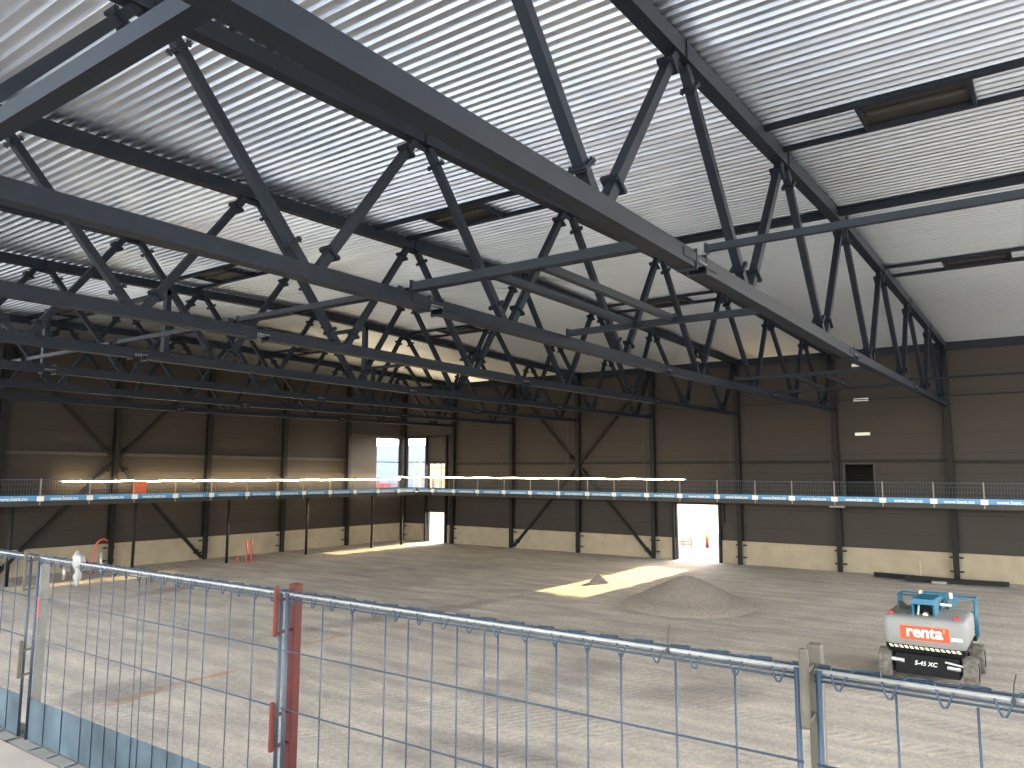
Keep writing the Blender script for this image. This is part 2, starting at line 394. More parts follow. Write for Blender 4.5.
def build_deck():
    vs = []; fs = []
    P = .255
    y = YN; ys = []
    k = 0
    while y < YWI+.2:
        j = (.0, .004, -.003)[k % 3]
        dz = .0
        ys += [(y, 0), (y+.085, 0), (y+.12, .06+j), (y+.22, .06+j)]
        y += P; k += 1
    xa, xb = XWI-.2, XR
    xs = [xa + (xb-xa)*i/10 for i in range(11)]
    for (yy, h) in ys:
        for x in xs: vs.append((x, yy, zdeck(yy)+h+.002))
    n = len(xs)
    for i in range(len(ys)-1):
        for q in range(n-1):
            a = i*n+q; fs.append((a, a+1, a+n+1, a+n))
    me = bpy.data.meshes.new('ceiling'); me.from_pydata(vs, [], fs); me.materials.append(M['deck'])
    o = bpy.data.objects.new('ceiling', me); COL.objects.link(o); struct(o)
    # roof build-up above the sheet, keeps daylight out
    rb = MB()
    rb.hexa([(xa, YN, zdeck(YN)+.2), (xb, YN, zdeck(YN)+.2), (xb, RIDGE, zdeck(RIDGE)+.2), (xa, RIDGE, zdeck(RIDGE)+.2), (xa, YN, zdeck(YN)+.45), (xb, YN, zdeck(YN)+.45), (xb, RIDGE, zdeck(RIDGE)+.45), (xa, RIDGE, zdeck(RIDGE)+.45)])
    rb.hexa([(xa, RIDGE, zdeck(RIDGE)+.2), (xb, RIDGE, zdeck(RIDGE)+.2), (xb, YWI+.3, zdeck(YWI)+.2), (xa, YWI+.3, zdeck(YWI)+.2), (xa, RIDGE, zdeck(RIDGE)+.45), (xb, RIDGE, zdeck(RIDGE)+.45), (xb, YWI+.3, zdeck(YWI)+.45), (xa, YWI+.3, zdeck(YWI)+.45)])
    struct(rb.build('roof', 'slab_dark'))
build_deck()

# ------------------------------------------------------------------ roof trusses
TOPS = [-.5, 5.7, 11.85, 18.0, 24.2, 30.3, 36.4, 42.55]
BOTS = [2.7, 8.95, 15.1, 21.3, 27.6, 34.1, 40.5, 46.4]
def chord_z(y):      # underside of the bottom chord
    return 9.14 if y < 24.5 else 9.14 + (y-24.5)*.0152
def chord_dim(y):
    return (.30, .29) if y < 24.4 else ((.26, .27) if y < 36.6 else (.20, .22))
def make_truss():
    x = X0
    t = thing('roof_truss', (x, 0, 9.14), '', 'roof truss', 'roof trusses spanning to the back wall')
    mb = MB()
    for (a, b) in ((YN, RIDGE), (RIDGE, YF-.2)):
        A = Vector((x, a, zb(a)+TC/2-.005)); B = Vector((x, b, zb(b)+TC/2-.005))
        mb.bar(A, B, .28, TC-.03)
    mb.build('top_chord', 'steel', t)
    segs = [(YN, 12.05), (12.45, 24.35), (24.6, 36.5), (36.75, YF-.2)]
    for (a, b) in segs:
        w_, h_ = chord_dim((a+b)/2)
        MB().bar((x, a, chord_z(a)+h_/2), (x, b, chord_z(b)+h_/2), w_, h_).build('bottom_chord', 'steel', t)
    for yj in (12.25, 24.47, 36.62):
        w_, h_ = chord_dim(yj-.3); z = chord_z(yj)
        sp = MB()
        sp.box(x-w_/2-.02, x-w_/2, yj-.75, yj+.75, z+.09, z+h_-.05); sp.box(x+w_/2, x+w_/2+.02, yj-.75, yj+.75, z+.09, z+h_-.05)
        for e in (-.22, .22): sp.box(x-w_/2-.03, x+w_/2+.03, yj+e-.02, yj+e+.02, z-.04, z+h_+.03)
        p = sp.build('splice_plate', 'steel', t)
        bo = MB()
        for q in range(5):
            bo.tube([(x-w_/2-.05, yj-.16+q*.08, z+.12), (x+w_/2+.05, yj-.16+q*.08, z+.12)], .016, 6)
        bo.build('bolt', 'bolt', p)
    def web(p_top, p_bot, sz):
        a = Vector(p_bot); b = Vector(p_top); d = (b-a).normalized()
        wb = MB().bar(a, b, sz, sz, (1, 0, 0)).build('web_diagonal', 'steel', t)
        for q, e in ((a, .45), (b, -.42)):
            c = q + d*e
            pl = MB(); pl.bar(c-d*.032, c-d*.006, sz*1.95, sz*1.7, (1, 0, 0)); pl.bar(c+d*.006, c+d*.032, sz*1.95, sz*1.7, (1, 0, 0))
            for i in (-1, 1):
                for j in (-1, 1):
                    n1 = Vector((1, 0, 0)); n2 = d.cross(n1).normalized()
                    cc = c + n1*(i*sz*.68) + n2*(j*sz*.72)
                    pl.tube([cc-d*.06, cc+d*.06], .018, 6)
            pl.build('flange_plate', 'steel', wb)
    for i, yb in enumerate(BOTS):
        h_ = chord_dim(yb)[1]
        zb0 = chord_z(yb)+h_-.03
        sz = .17
        yt = TOPS[i]
        web((x, yt+.22, zb(yt)+.02), (x, yb-.17, zb0), sz)
        if i+1 < len(TOPS):
            yt = TOPS[i+1]; web((x, yt-.22, zb(yt)+.02), (x, yb+.17, zb0), sz)
        else:
            web((x, YF-.3, zb(YF)+.02), (x, yb+.17, zb0), sz*1.1)
    for i, yt in enumerate(TOPS[1:]):
        MB().box(x-.012, x+.012, yt-.35, yt+.35, zb(yt)-.12, zb(yt)+.0).box(x+.13, x+.17, yt-.01, yt+.01, zb(yt), zb(yt)+TC-.03).build('gusset_plate', 'steel', t)
    return t
TR0 = make_truss()
tl = ['nearest roof truss, its bottom chord passing top left to right wall', 'second roof truss from the right, landing on the column beside the dark upper doorway',
      'third roof truss from the right, landing on the column right of the big door', 'fourth roof truss from the right, landing left of the big door',
      'fifth roof truss from the right, landing where the wall braces cross', 'sixth roof truss from the right, landing left of the crossed braces', 'farthest roof truss, landing beside the bright corner windows']
TR0['label'] = tl[0]
for k in range(1, 7): copy_tree(TR0, (xk(k), 0, 9.14), tl[k])

# ties, frames and rods between trusses (bottom chord level)
def beam_thing(name, a, b, w_, h_, label, cat, group, m='steel', brackets=True):
    t = thing(name, tuple(a), label, cat, group)
    MB().bar(a, b, w_, h_).build('beam', m, t)
    if brackets:
        d = (Vector(b)-Vector(a)).normalized()
        mb = MB()
        for e, s_ in ((Vector(a), 1), (Vector(b), -1)):
            c = e + d*(s_*.03); mb.bar(c-d*.012, c+d*.012, w_*1.5, h_*1.5)
        mb.build('end_bracket', m, t)
    return t
bayname = ['between the nearest and second truss', 'between the second and third truss', 'between the third and fourth truss', 'between the fourth and fifth truss', 'between the fifth and sixth truss', 'between the sixth and farthest truss']
beam_thing('tie_beam', (X0+.16, 12.45, 9.56), (7.0, 12.45, 9.56), .11, .12, 'tie beam running right from the nearest truss at its splice', 'tie beam', 'tie beams across the trusses')
for k in range(6):
    beam_thing('tie_beam', (xk(k)-.16, 12.25-.75, 9.53), (xk(k+1)+.16, 12.25-.75, 9.53), .16 if k == 0 else .10, .18 if k == 0 else .11, 'tie beam ' + bayname[k] + ' near the bottom chord splices', 'tie beam', 'tie beams across the trusses')
for k in range(3):
    beam_thing('tie_beam', (xk(k)-.16, 3.25, 9.47), (xk(k+1)+.16, 3.25, 9.47), .20, .20, 'large tie beam ' + bayname[k] + ', close overhead at the upper left', 'tie beam', 'near tie beams across the trusses')
beam_thing('tie_beam', (X0-.16, 17.7, 9.50), (xk(1)+.16, 17.7, 9.50), .14, .16, 'tie beam closing the far end of the frame in the first bay', 'tie beam', 'framing under the first bay')
for xx, nm in ((-7.65, 'right'), (-8.78, 'left')):
    beam_thing('frame_beam', (xx, 11.6, 9.54), (xx, 17.62, 9.54), .14, .16, nm + ' one of two parallel frame beams hung between first bay tie beams', 'frame beam', 'framing under the first bay')
beam_thing('tie_beam', (X0-.14, 31.1, 9.62), (xk(1)+.14, 31.1, 9.62), .12, .14, 'nearer tie beam of the small frame close to the back wall', 'tie beam', 'small frame by the back wall')
beam_thing('tie_beam', (X0-.14, 36.5, 9.55), (xk(1)+.14, 36.5, 9.55), .12, .14, 'farther tie beam of the small frame close to the back wall', 'tie beam', 'small frame by the back wall')
for xx, nm in ((-7.3, 'right'), (-8.45, 'left')):
    beam_thing('frame_beam', (xx, 31.2, 9.6), (xx, 36.4, 9.54), .12, .12, nm + ' cross beam of the small frame close to the back wall', 'frame beam', 'small frame by the back wall')
def rod(a, b, r, label, cat, group, m='steel', name='tie_rod'):
    return tag(MB().tube([a, b], r, 6).build(name, m), label, cat, group)
rod((X0, 35.1, 9.6), (7.0, 35.1, 9.6), .05, 'nearer thin tie rod running right from the nearest truss before the wall', 'tie rod', 'thin tie rods by the back wall')
rod((X0, 43.9, 9.66), (7.0, 43.9, 9.66), .035, 'farther thin tie rod running right from the nearest truss at the wall', 'tie rod', 'thin tie rods by the back wall')
for k in range(6):
    rod((xk(k), 43.9, 9.68), (xk(k+1), 43.9, 9.68), .03, 'thin tie rod ' + bayname[k] + ' close to the back wall', 'tie rod', 'thin tie rods by the back wall')
# raised stub frames above the bottom chords
for k, y, z0, z1, dx, nm in ((3, 13.1, 9.43, 11.45, -2.4, 'left above the fourth truss'), (3, 21.7, 9.43, 11.65, -2.2, 'in the middle above the fourth truss'), (4, 28.0, 9.45, 11.2, 2.6, 'over the fifth truss toward the back wall'), (4, 12.1, 9.43, 11.4, 2.8, 'far left over the fifth truss')):
    t = thing('raised_bracket', (xk(k), y, z0), 'raised L shaped steel bracket ' + nm, 'steel bracket', 'raised L shaped brackets')
    MB().bar((xk(k), y, z0), (xk(k), y, z1), .18, .18, (0, 1, 0)).build('post', 'steel', t)
    MB().bar((xk(k)-.09*(1 if dx > 0 else -1), y, z1-.07), (xk(k)+dx, y, z1-.07), .14, .14).build('arm', 'steel', t)
# roof-level ridge purlins
for k in range(-1, 6):
    xa = xk(k)-.14 if k >= 0 else 7.0
    y = 23.15
    if k >= 0: xa, xb_ = xk(k)-.14, xk(k+1)+.14
    else: xa, xb_ = 7.0, X0+.14
    tag(MB().ibar((xa, y, zb(y)+.20), (xb_, y, zb(y)+.20), .16, .22).build('ridge_purlin', 'steel'), 'dark purlin under the roof deck ' + (bayname[k] if k >= 0 else 'to the right of the nearest truss'), 'purlin', 'purlins along the roof ridge')
# smoke hatches with trimmer beams
def hatch(xc, yc, xl, xr, where):
    z = zdeck(yc)
    L_ = .72
    t = thing('smoke_hatch', (xc, yc, z), 'dark framed roof smoke hatch ' + where, 'roof hatch', 'smoke hatches in the roof')
    f = MB(); a, b, c, d = xc-1.05, xc+1.05, yc-.66, yc+.66
    zz0, zz1 = z-.12, z+.04
    f.box(a, b, c, c+.08, zz0, zz1); f.box(a, b, d-.08, d, zz0, zz1); f.box(a, a+.08, c+.08, d-.08, zz0, zz1); f.box(b-.08, b, c+.08, d-.08, zz0, zz1)
    f.build('hatch_frame', 'hatch_frame', t)
    MB().box(a+.08, b-.08, c+.08, d-.08, z-.02, z-.005).build('lid', 'hatch', t)
    mb = MB(); mb.bar((xc-.9, yc-.1, z-.05), (xc+.9, yc-.1, z-.05), .10, .06); mb.build('opener_bar', 'rail_steel', t)
    for e, nm in ((-L_, 'near'), (L_, 'far')):
        yy = yc+e
        tag(MB().bar((xl, yy, zdeck(yy)-.06), (xr, yy, zdeck(yy)-.06), .13, .10).build('trimmer_beam', 'steel'), nm + ' trimmer beam of the roof hatch ' + where, 'trimmer beam', 'trimmer beams beside the smoke hatches')
for k, bn in ((-1, 'right of the nearest truss'), (1, 'between second and third truss'), (3, 'between fourth and fifth truss'), (5, 'between sixth and farthest truss')):
    xc = xk(k)-3; xl = xk(k+1)+.14; xr = xk(k)-.14
    hatch(xc, 16.95, xl, xr, bn + ', over the middle of the hall')
    hatch(xc, 31.4, xl, xr, bn + ', toward the back wall')

# ------------------------------------------------------------------ columns, braces, rails
def column(x, y, z1, face, label, group):
    t = thing('steel_column', (x, y, -.1), label, 'column', group)
    mb = MB()
    if face == 'y':
        mb.ibar((x, y, -.1), (x, y, z1), .30, .38, .03, .03, (0, 1, 0))
    else:
        mb.ibar((x, y, -.1), (x, y, z1), .30, .38, .03, .03, (1, 0, 0))
    mb.build('shaft', 'steel_brown', t)
    for z in (.42, 1.18):
        for s_ in (-1, 1):
            if face == 'y': b = MB().box(x+s_*.12, x+s_*.34, y+.06, y+.14, z-.045, z+.045) if s_ > 0 else MB().box(x-.34, x-.12, y+.06, y+.14, z-.045, z+.045)
            else: b = MB().box(x-.14, x-.06, y+.12, y+.34, z-.045, z+.045) if s_ > 0 else MB().box(x-.14, x-.06, y-.34, y-.12, z-.045, z+.045)
            b.build('fixing_bracket', 'steel_brown', t)
fl = ['steel column on the back wall behind the machine, the rightmost', 'steel column on the back wall left of the dark upper doorway', 'steel column on the back wall just right of the big door',
      'steel column on the back wall just left of the big door', 'steel column on the back wall where the braces cross', 'steel column on the back wall left of the crossed braces', 'steel column on the back wall right of the corner opening']
for k in range(7): column(xk(k), YF, zdeck(YF)-.03, 'y', fl[k], 'columns along the back wall')
column(XL, YF, zdeck(YF)-.03, 'y', 'steel column standing in the far corner between the windows', 'columns along the back wall')
LY = [42.55, 36.3, 30.1, 23.87, 17.6, 11.4, 5.2]
ll = ['steel column on the left wall nearest the far corner window', 'second steel column on the left wall from the far corner', 'third steel column on the left wall, at the right foot of the braces',
      'fourth steel column on the left wall, where the braces cross', 'fifth steel column on the left wall, at the left edge', 'sixth steel column on the left wall, beyond the left edge', 'seventh steel column on the left wall, nearest the camera side']
for y, lb in zip(LY[:6], ll): column(XL, y, zdeck(y)-.03, 'x', lb, 'columns along the left wall')
# door and window jamb posts
def jamb(x, y, z0, z1, name, label, w_=.16):
    return tag(MB().box(x-w_/2, x+w_/2, y-.12, y+.12, z0, z1).build(name, 'steel_brown'), label, 'jamb post', 'jamb posts of the openings')
jamb(-21.52, 49.06, -.1, 3.9, 'jamb_post', 'dark jamb post on the left of the big door')
jamb(-18.28, 49.06, -.1, 3.9, 'jamb_post', 'dark jamb post on the right of the big door')
jamb(-43.9, 49.0, -.1, 8.85, 'jamb_post', 'tall jamb post left of the corner doorways', .13)
jamb(-41.68, 49.0, -.1, 8.85, 'jamb_post', 'tall jamb post right of the corner doorways', .13)
tag(MB().box(-18.2, -17.98, 49.02, 49.14, 2.55, 3.75).build('control_box', 'steel_brown'), 'narrow dark door control box right of the big door', 'control box')
# crossed wall braces
def brace(a, b, label, group, up):
    d = (Vector(b)-Vector(a)).normalized()
    t = thing('wall_brace', a, label, 'brace', group)
    MB().bar(a, b, .17, .17, up).build('brace_tube', 'steel_brown', t)
    mb = MB()
    for e, s_ in ((Vector(a), 1), (Vector(b), -1)):
        c = e+d*(s_*.55); mb.bar(c-d*.02, c+d*.02, .34, .28, up)
    mb.build('flange_plate', 'steel_brown', t)
xc = xk(4); yb_ = YF-.02
for (a, b, lb) in (((xk(5)+.2, yb_, .12), (xc-.2, yb_, 6.1), 'lower left arm of the crossed braces on the back wall'), ((xk(3)-.2, yb_, .12), (xc+.2, yb_, 6.1), 'lower right arm of the crossed braces on the back wall'),
                   ((xc-.2, yb_, 6.5), (xk(5)+.2, yb_, 12.6), 'upper left arm of the crossed braces on the back wall'), ((xc+.2, yb_, 6.5), (xk(3)-.2, yb_, 12.6), 'upper right arm of the crossed braces on the back wall')):
    brace(a, b, lb, 'crossed braces on the back wall', (0, 1, 0))
yc = LY[3]; xb_ = XL+.02
for (a, b, lb) in (((xb_, LY[4]+.2, .12), (xb_, yc-.2, 6.2), 'lower left arm of the crossed braces on the left wall'), ((xb_, LY[2]-.2, .12), (xb_, yc+.2, 6.2), 'lower right arm of the crossed braces on the left wall'),
                   ((xb_, yc-.2, 6.6), (xb_, LY[4]+.2, 12.6), 'upper left arm of the crossed braces on the left wall'), ((xb_, yc+.2, 6.6), (xb_, LY[2]-.2, 12.6), 'upper right arm of the crossed braces on the left wall')):
    brace(a, b, lb, 'crossed braces on the left wall', (1, 0, 0))
# horizontal wall rails
def hrail(p0, p1, label, group):
    return tag(MB().bar(p0, p1, .14, .18).build('wall_rail', 'steel_brown' if 'back' in group else 'rail_steel'), label, 'wall rail', group)
hrail((X0+.17, YWI-.07, 6.42), (XR, YWI-.07, 6.42), 'horizontal rail on the back wall right of the rightmost column', 'wall rails on the back wall')
bl = ['above the dark upper doorway', 'left of the dark upper doorway', 'above the big door', 'right of the crossed braces', 'left of the crossed braces', 'right of the corner doorway column']
for k in range(6): hrail((xk(k)-.17, YWI-.07, 6.46 if k else 6.5), (xk(k+1)+.17, YWI-.07, 6.46 if k else 6.5), 'horizontal rail on the back wall ' + bl[k], 'wall rails on the back wall')
hrail((xk(6)-.17, YWI-.07, 8.8), (XL+.17, YWI-.07, 8.8), 'horizontal rail on the back wall over the corner window', 'wall rails on the back wall')
hrail((xk(6)-.17, YWI-.07, 6.62), (-43.8, YWI-.07, 6.62), 'short horizontal rail on the back wall over the upper corner door', 'wall rails on the back wall')
hrail((XWI+.07, LY[0]+.17, 8.78), (XWI+.07, YF-.2, 8.78), 'horizontal rail on the left wall over the corner window', 'wall rails on the left wall')
lb = ['nearest the corner window', 'second from the corner window', 'right of the crossed braces', 'left of the crossed braces', 'at the left edge']
for i in range(5):
    hrail((XWI+.07, LY[i]-.17, 6.74), (XWI+.07, LY[i+1]+.17, 6.74), 'horizontal rail on the left wall ' + (lb[i] if i else 'in the bay nearest the corner'), 'wall rails on the left wall')
# corner windows, doors
def window(name, x0, x1, y0, y1, z0, z1, transom, axis):
    f = MB(); t = .07
    if axis == 'x':
        ya, yb2 = y0, y1
        f.box(x0, x0+t, ya, yb2, z0, z1).box(x1-t, x1, ya, yb2, z0, z1).box(x0+t, x1-t, ya, yb2, z0, z0+t).box(x0+t, x1-t, ya, yb2, z1-t, z1)
        if transom: f.box(x0+t, x1-t, ya, yb2, transom-t/2, transom+t/2)
        g = MB().box(x0+t, x1-t, (ya+yb2)/2-.01, (ya+yb2)/2+.01, z0+t, z1-t)
    else:
        f.box(x0, x1, y0, y0+t, z0, z1).box(x0, x1, y1-t, y1, z0, z1).box(x0, x1, y0+t, y1-t, z0, z0+t).box(x0, x1, y0+t, y1-t, z1-t, z1)
        if transom: f.box(x0, x1, y0+t, y1-t, transom-t/2, transom+t/2)
        g = MB().box((x0+x1)/2-.01, (x0+x1)/2+.01, y0+t, y1-t, z0+t, z1-t)
    o = struct(f.build(name, 'steel_brown')); ORIGIN[o.name] = Vector((0, 0, 0))
    g.build('pane', 'glass', o)
window('window_1', XWI-.16, XWI-.06, 45.9, 48.75, 4.4, 8.68, 6.62, 'y')
window('window_2', -46.38, -43.95, YWI+.06, YWI+.16, 4.4, 8.72, 6.64, 'x')
window('door_3', -43.85, -41.75, YWI+.06, YWI+.16, 4.4, 6.56, None, 'x')
f = MB().box(-21.42, -21.36, YWI-.02, YWI+.24, 0, 3.76).box(-18.44, -18.38, YWI-.02, YWI+.24, 0, 3.76).box(-21.36, -18.44, YWI-.02, YWI+.24, 3.68, 3.76)
struct(f.build('door_1', 'steel_brown'))
f = MB().box(-43.85, -43.8, YWI-.02, YWI+.24, 0, 2.52).box(-41.8, -41.75, YWI-.02, YWI+.24, 0, 2.52).box(-43.8, -41.8, YWI-.02, YWI+.24, 2.44, 2.52)
struct(f.build('door_2', 'steel_brown'))
# dark upper doorway with a dim room behind
d4 = MB().box(-10.6, -10.52, YWI-.04, YWI+.24, 4.15, 6.39).box(-8.93, -8.85, YWI-.04, YWI+.24, 4.15, 6.39).box(-10.52, -8.93, YWI-.04, YWI+.24, 6.31, 6.39)
d4 = struct(d4.build('door_4', 'rail_steel')); ORIGIN[d4.name] = Vector((0, 0, 0))
MB().box(-12, -7.5, 53.0, 53.1, 4.0, 7).box(-12, -11.9, YWI+.24, 53, 4.0, 7).box(-7.6, -7.5, YWI+.24, 53, 4, 7).box(-12, -7.5, YWI+.24, 53, 6.9, 7).box(-12, -7.5, YWI+.24, 53, 4.0, 4.1).build('passage', 'panel', d4)
# small white plates on the back wall
for z, nm in ((12.25, 'topmost'), (10.16, 'middle'), (8.1, 'lowest')):
    t = thing('wall_plate', (-9.42, YWI-.05, z), nm + ' small white plate on the back wall above the dark doorway', 'wall plate', 'white plates stacked on the back wall')
    MB().box(-9.84, -9.0, YWI-.07, YWI-.03, z-.09, z+.09).build('housing', 'white', t, bevel=.015)
    MB().box(-9.7, -9.14, YWI-.03, YWI, z-.05, z+.05).build('mount', 'galv', t)

# ------------------------------------------------------------------ galleries
GX, GY = -43.3, 47.2        # front edges
ZD0, ZD1 = 3.90, 4.17
def gallery(name, x0, x1, y0, y1, label, edge):
    t = thing(name, ((x0+x1)/2, (y0+y1)/2, ZD0), label, 'gallery', 'galleries along the walls')
    MB().box(x0, x1, y0, y1, ZD0+.08, ZD1).build('deck_slab', 'slab', t)
    e = MB()
    if edge == 'y': e.box(x0, x1, y0-.012, y0+.12, ZD0, ZD0+.08).box(x0, x1, y0-.012, y0, ZD0+.08, ZD1).box(x0, x1, y1-.12, y1, ZD0, ZD0+.08)
    else: e.box(x1-.12, x1+.012, y0, y1, ZD0, ZD0+.08).box(x1, x1+.012, y0, y1, ZD0+.08, ZD1).box(x0, x0+.12, y0, y1, ZD0, ZD0+.08)
    e.build('edge_beam', 'slab_dark', t)
gallery('gallery', XL+.25, GX, 4.0, GY-.02, 'long gallery walkway along the left wall', 'x')
gallery('gallery', XL+.25, XR, GY+.01, YF-.23, 'narrow gallery walkway along the back wall', 'y')

FP = [-.8, -3.3, -5.63, -8.15, -10.7, -13.1, -15.3, -17.7, -20.2, -22.55, -25.0, -27.1, -29.5, -31.95, -34.35, -36.9, -39.3, -41.5]
LP = [45.0, 42.7, 40.3, 37.9, 35.5, 33.3, 30.9, 28.3, 25.9, 23.4, 20.9, 18.4, 15.9, 13.4]
ZR = 5.27
def rail_post(x, y, axis, label, group):
    t = thing('railing_post', (x, y, ZD1-.2), label, 'railing post', group)
    MB().box(x-.03, x+.03, y-.03, y+.03, ZD0+.05, ZR+.05).build('post', 'zinc_post', t)
    if axis == 'x': c = MB().box(x-.17, x+.17, y-.055, y-.03, ZD1-.02, ZD1+.24)
    else: c = MB().box(x+.03, x+.055, y-.17, y+.17, ZD1-.02, ZD1+.24)
    c.build('clamp', 'white', t)
def rail_panel(a, b, axis, label, group, mesh_dense):
    """a,b: coordinate range along the edge"""
    off = GY+.06 if axis == 'x' else GX-.06
    P = (lambda u, z, o=0: (u, off-o, z)) if axis == 'x' else (lambda u, z, o=0: (off+o, u, z))
    t = thing('mesh_railing', P((a+b)/2, ZD1), label, 'railing panel', group)
    mb = MB(); mb.tube([P(a+.04, ZR), P(b-.04, ZR)], .022, 6); mb.build('top_rail', 'mesh', t)
    mb = MB(); n = max(4, int(round(abs(b-a)/.15)))
    for i in range(n+1):
        u = a+.05+(b-a-.1)*i/n; mb.bar(P(u, ZD1+.28), P(u, ZR), .009, .009, (0, 1, 0) if axis == 'x' else (1, 0, 0))
    for z in (ZD1+.34, ZD1+.60, ZD1+.86): mb.bar(P(a+.05, z), P(b-.05, z), .009, .009)
    mb.build('wire_mesh', 'mesh', t)
    mb = MB()
    o0, o1 = (off-.05, off-.03) if axis == 'x' else (off+.03, off+.05)
    if axis == 'x': mb.box(a+.02, b-.02, o0+.04, o1+.04, ZD1+.001, ZD1+.27)
    else: mb.box(o0-.04, o1-.04, a+.02, b-.02, ZD1+.001, ZD1+.27)
    tb = mb.build('toe_board', 'toe', t)
    c = (a+b)/2
    if axis == 'x': lettering('www.hent.no', .26, (c, o0+.038, ZD1+.10), (math.pi/2, 0, 0), 'white', tb, offset=.004)
    else: lettering('www.hent.no', .26, (o1-.038, c, ZD1+.10), (math.pi/2, 0, math.pi/2), 'white', tb, offset=.004)
for i, x in enumerate(FP):
    rail_post(x, GY-.048, 'x', ORD[i] + ' railing post from the right along the back gallery', 'railing posts on the back gallery')
for i, (b, a) in enumerate(zip([1.7]+FP[:-1], FP)):
    rail_panel(a, b, 'x', ORD[i] + ' blue-footed railing panel from the right along the back gallery', 'railing panels on the back gallery', True)
rail_panel(GX+.1, FP[-1], 'x', 'leftmost blue-footed railing panel of the back gallery, at the corner', 'railing panels on the back gallery', True)
for i, y in enumerate(LP[:-1]):
    rail_post(GX+.048, y, 'y', ORD[i] + ' railing post from the far corner along the left gallery', 'railing posts on the left gallery')
for i, (b, a) in enumerate(zip([GY-.1]+LP[:-1], LP)):
    rail_panel(a, b, 'y', ORD[i] + ' blue-footed railing panel from the far corner along the left gallery', 'railing panels on the left gallery', True)
# gallery posts, hangers
for i, (x, y) in enumerate([(-43.4, 45.6), (-43.4, 42.3), (-43.4, 36.0), (-43.4, 29.7), (-43.4, 23.6), (-43.4, 17.2)]):
    t = thing('gallery_post', (x, y, -.1), ORD[i] + ' slim steel post under the left gallery from the far corner', 'post', 'posts under the left gallery')
    if i == 0:
        t['label'] = 'slim steel post under the gallery right at the far corner'
    MB().tube([(x, y, -.1), (x, y, ZD0)], .085, 10).build('shaft', 'steel_brown', t, smooth=True)
    MB().box(x-.15, x+.15, y-.15, y+.15, ZD0-.03, ZD0-.001).build('head_plate', 'steel_brown', t)
for k in range(1, 7):
    y = GY+.35
    tag(MB().tube([(xk(k), y, ZD0+.05), (xk(k), y, chord_z(y)+.02)], .018, 6).build('hanger_rod', 'rail_steel'), 'thin hanger rod from ' + ['', 'second', 'third', 'fourth', 'fifth', 'sixth', 'farthest'][k] + ' truss down to the back gallery', 'hanger rod', 'hanger rods of the back gallery')
tag(MB().box(-11.0, -10.2, GY-.1, GY+.3, ZD0-.10, ZD0-.001).build('gallery_bracket', 'zinc_post'), 'pale bracket plate under the back gallery below the dark doorway', 'bracket')
# light strips
def strip(pts, label, m):
    t = thing('light_strip', pts[0], label, 'light strip', 'warm light strips along the railings')
    out = []
    for i in range(len(pts)-1):
        a = Vector(pts[i]); b = Vector(pts[i+1]); n = int((b-a).length/.6)
        for q in range(n): out.append(a.lerp(b, q/n) + Vector((0, 0, .018*math.sin((i*31+q)*1.3))))
    out.append(Vector(pts[-1]))
    MB().tube(out, .03, 8).build('glowing_tube', m, t, smooth=True)
    MB().tube([out[0]+Vector((0, 0, .0)), out[0]+(out[0]-out[1])*.25], .035, 8).build('end_cap', 'white', t)
strip([(-46.2, 20.75, 5.13), (-46.2, 33, 5.13), (-46.2, 48.2, 5.16)], 'glowing warm light strip along the left gallery wall', 'glow')
strip([(-19.95, GY+.06, ZR+.075), (-31, GY+.06, ZR+.08), (-45.9, GY+.06, ZR+.08)], 'glowing warm light strip along the back gallery railing', 'glow_soft')
ls = bpy.data.objects['light_strip']
for y in (23.87, 30.1, 36.3, 42.55):
    MB().box(-46.345, -46.17, y-.04, y+.04, 5.07, 5.10).build('clip', 'galv', ls)
# orange board on the left gallery
t = thing('barrier_board', (GX-.55, 24.0, ZD1), 'orange board on white feet standing on the left gallery', 'barrier')
MB().box(GX-.58, GX-.52, 23.62, 24.42, ZD1+.17, ZD1+.98).build('board', 'orange', t, bevel=.01)
for y in (23.76, 24.28): MB().box(GX-.80, GX-.30, y-.05, y+.05, ZD1+.005, ZD1+.17).build('foot', 'white', t)

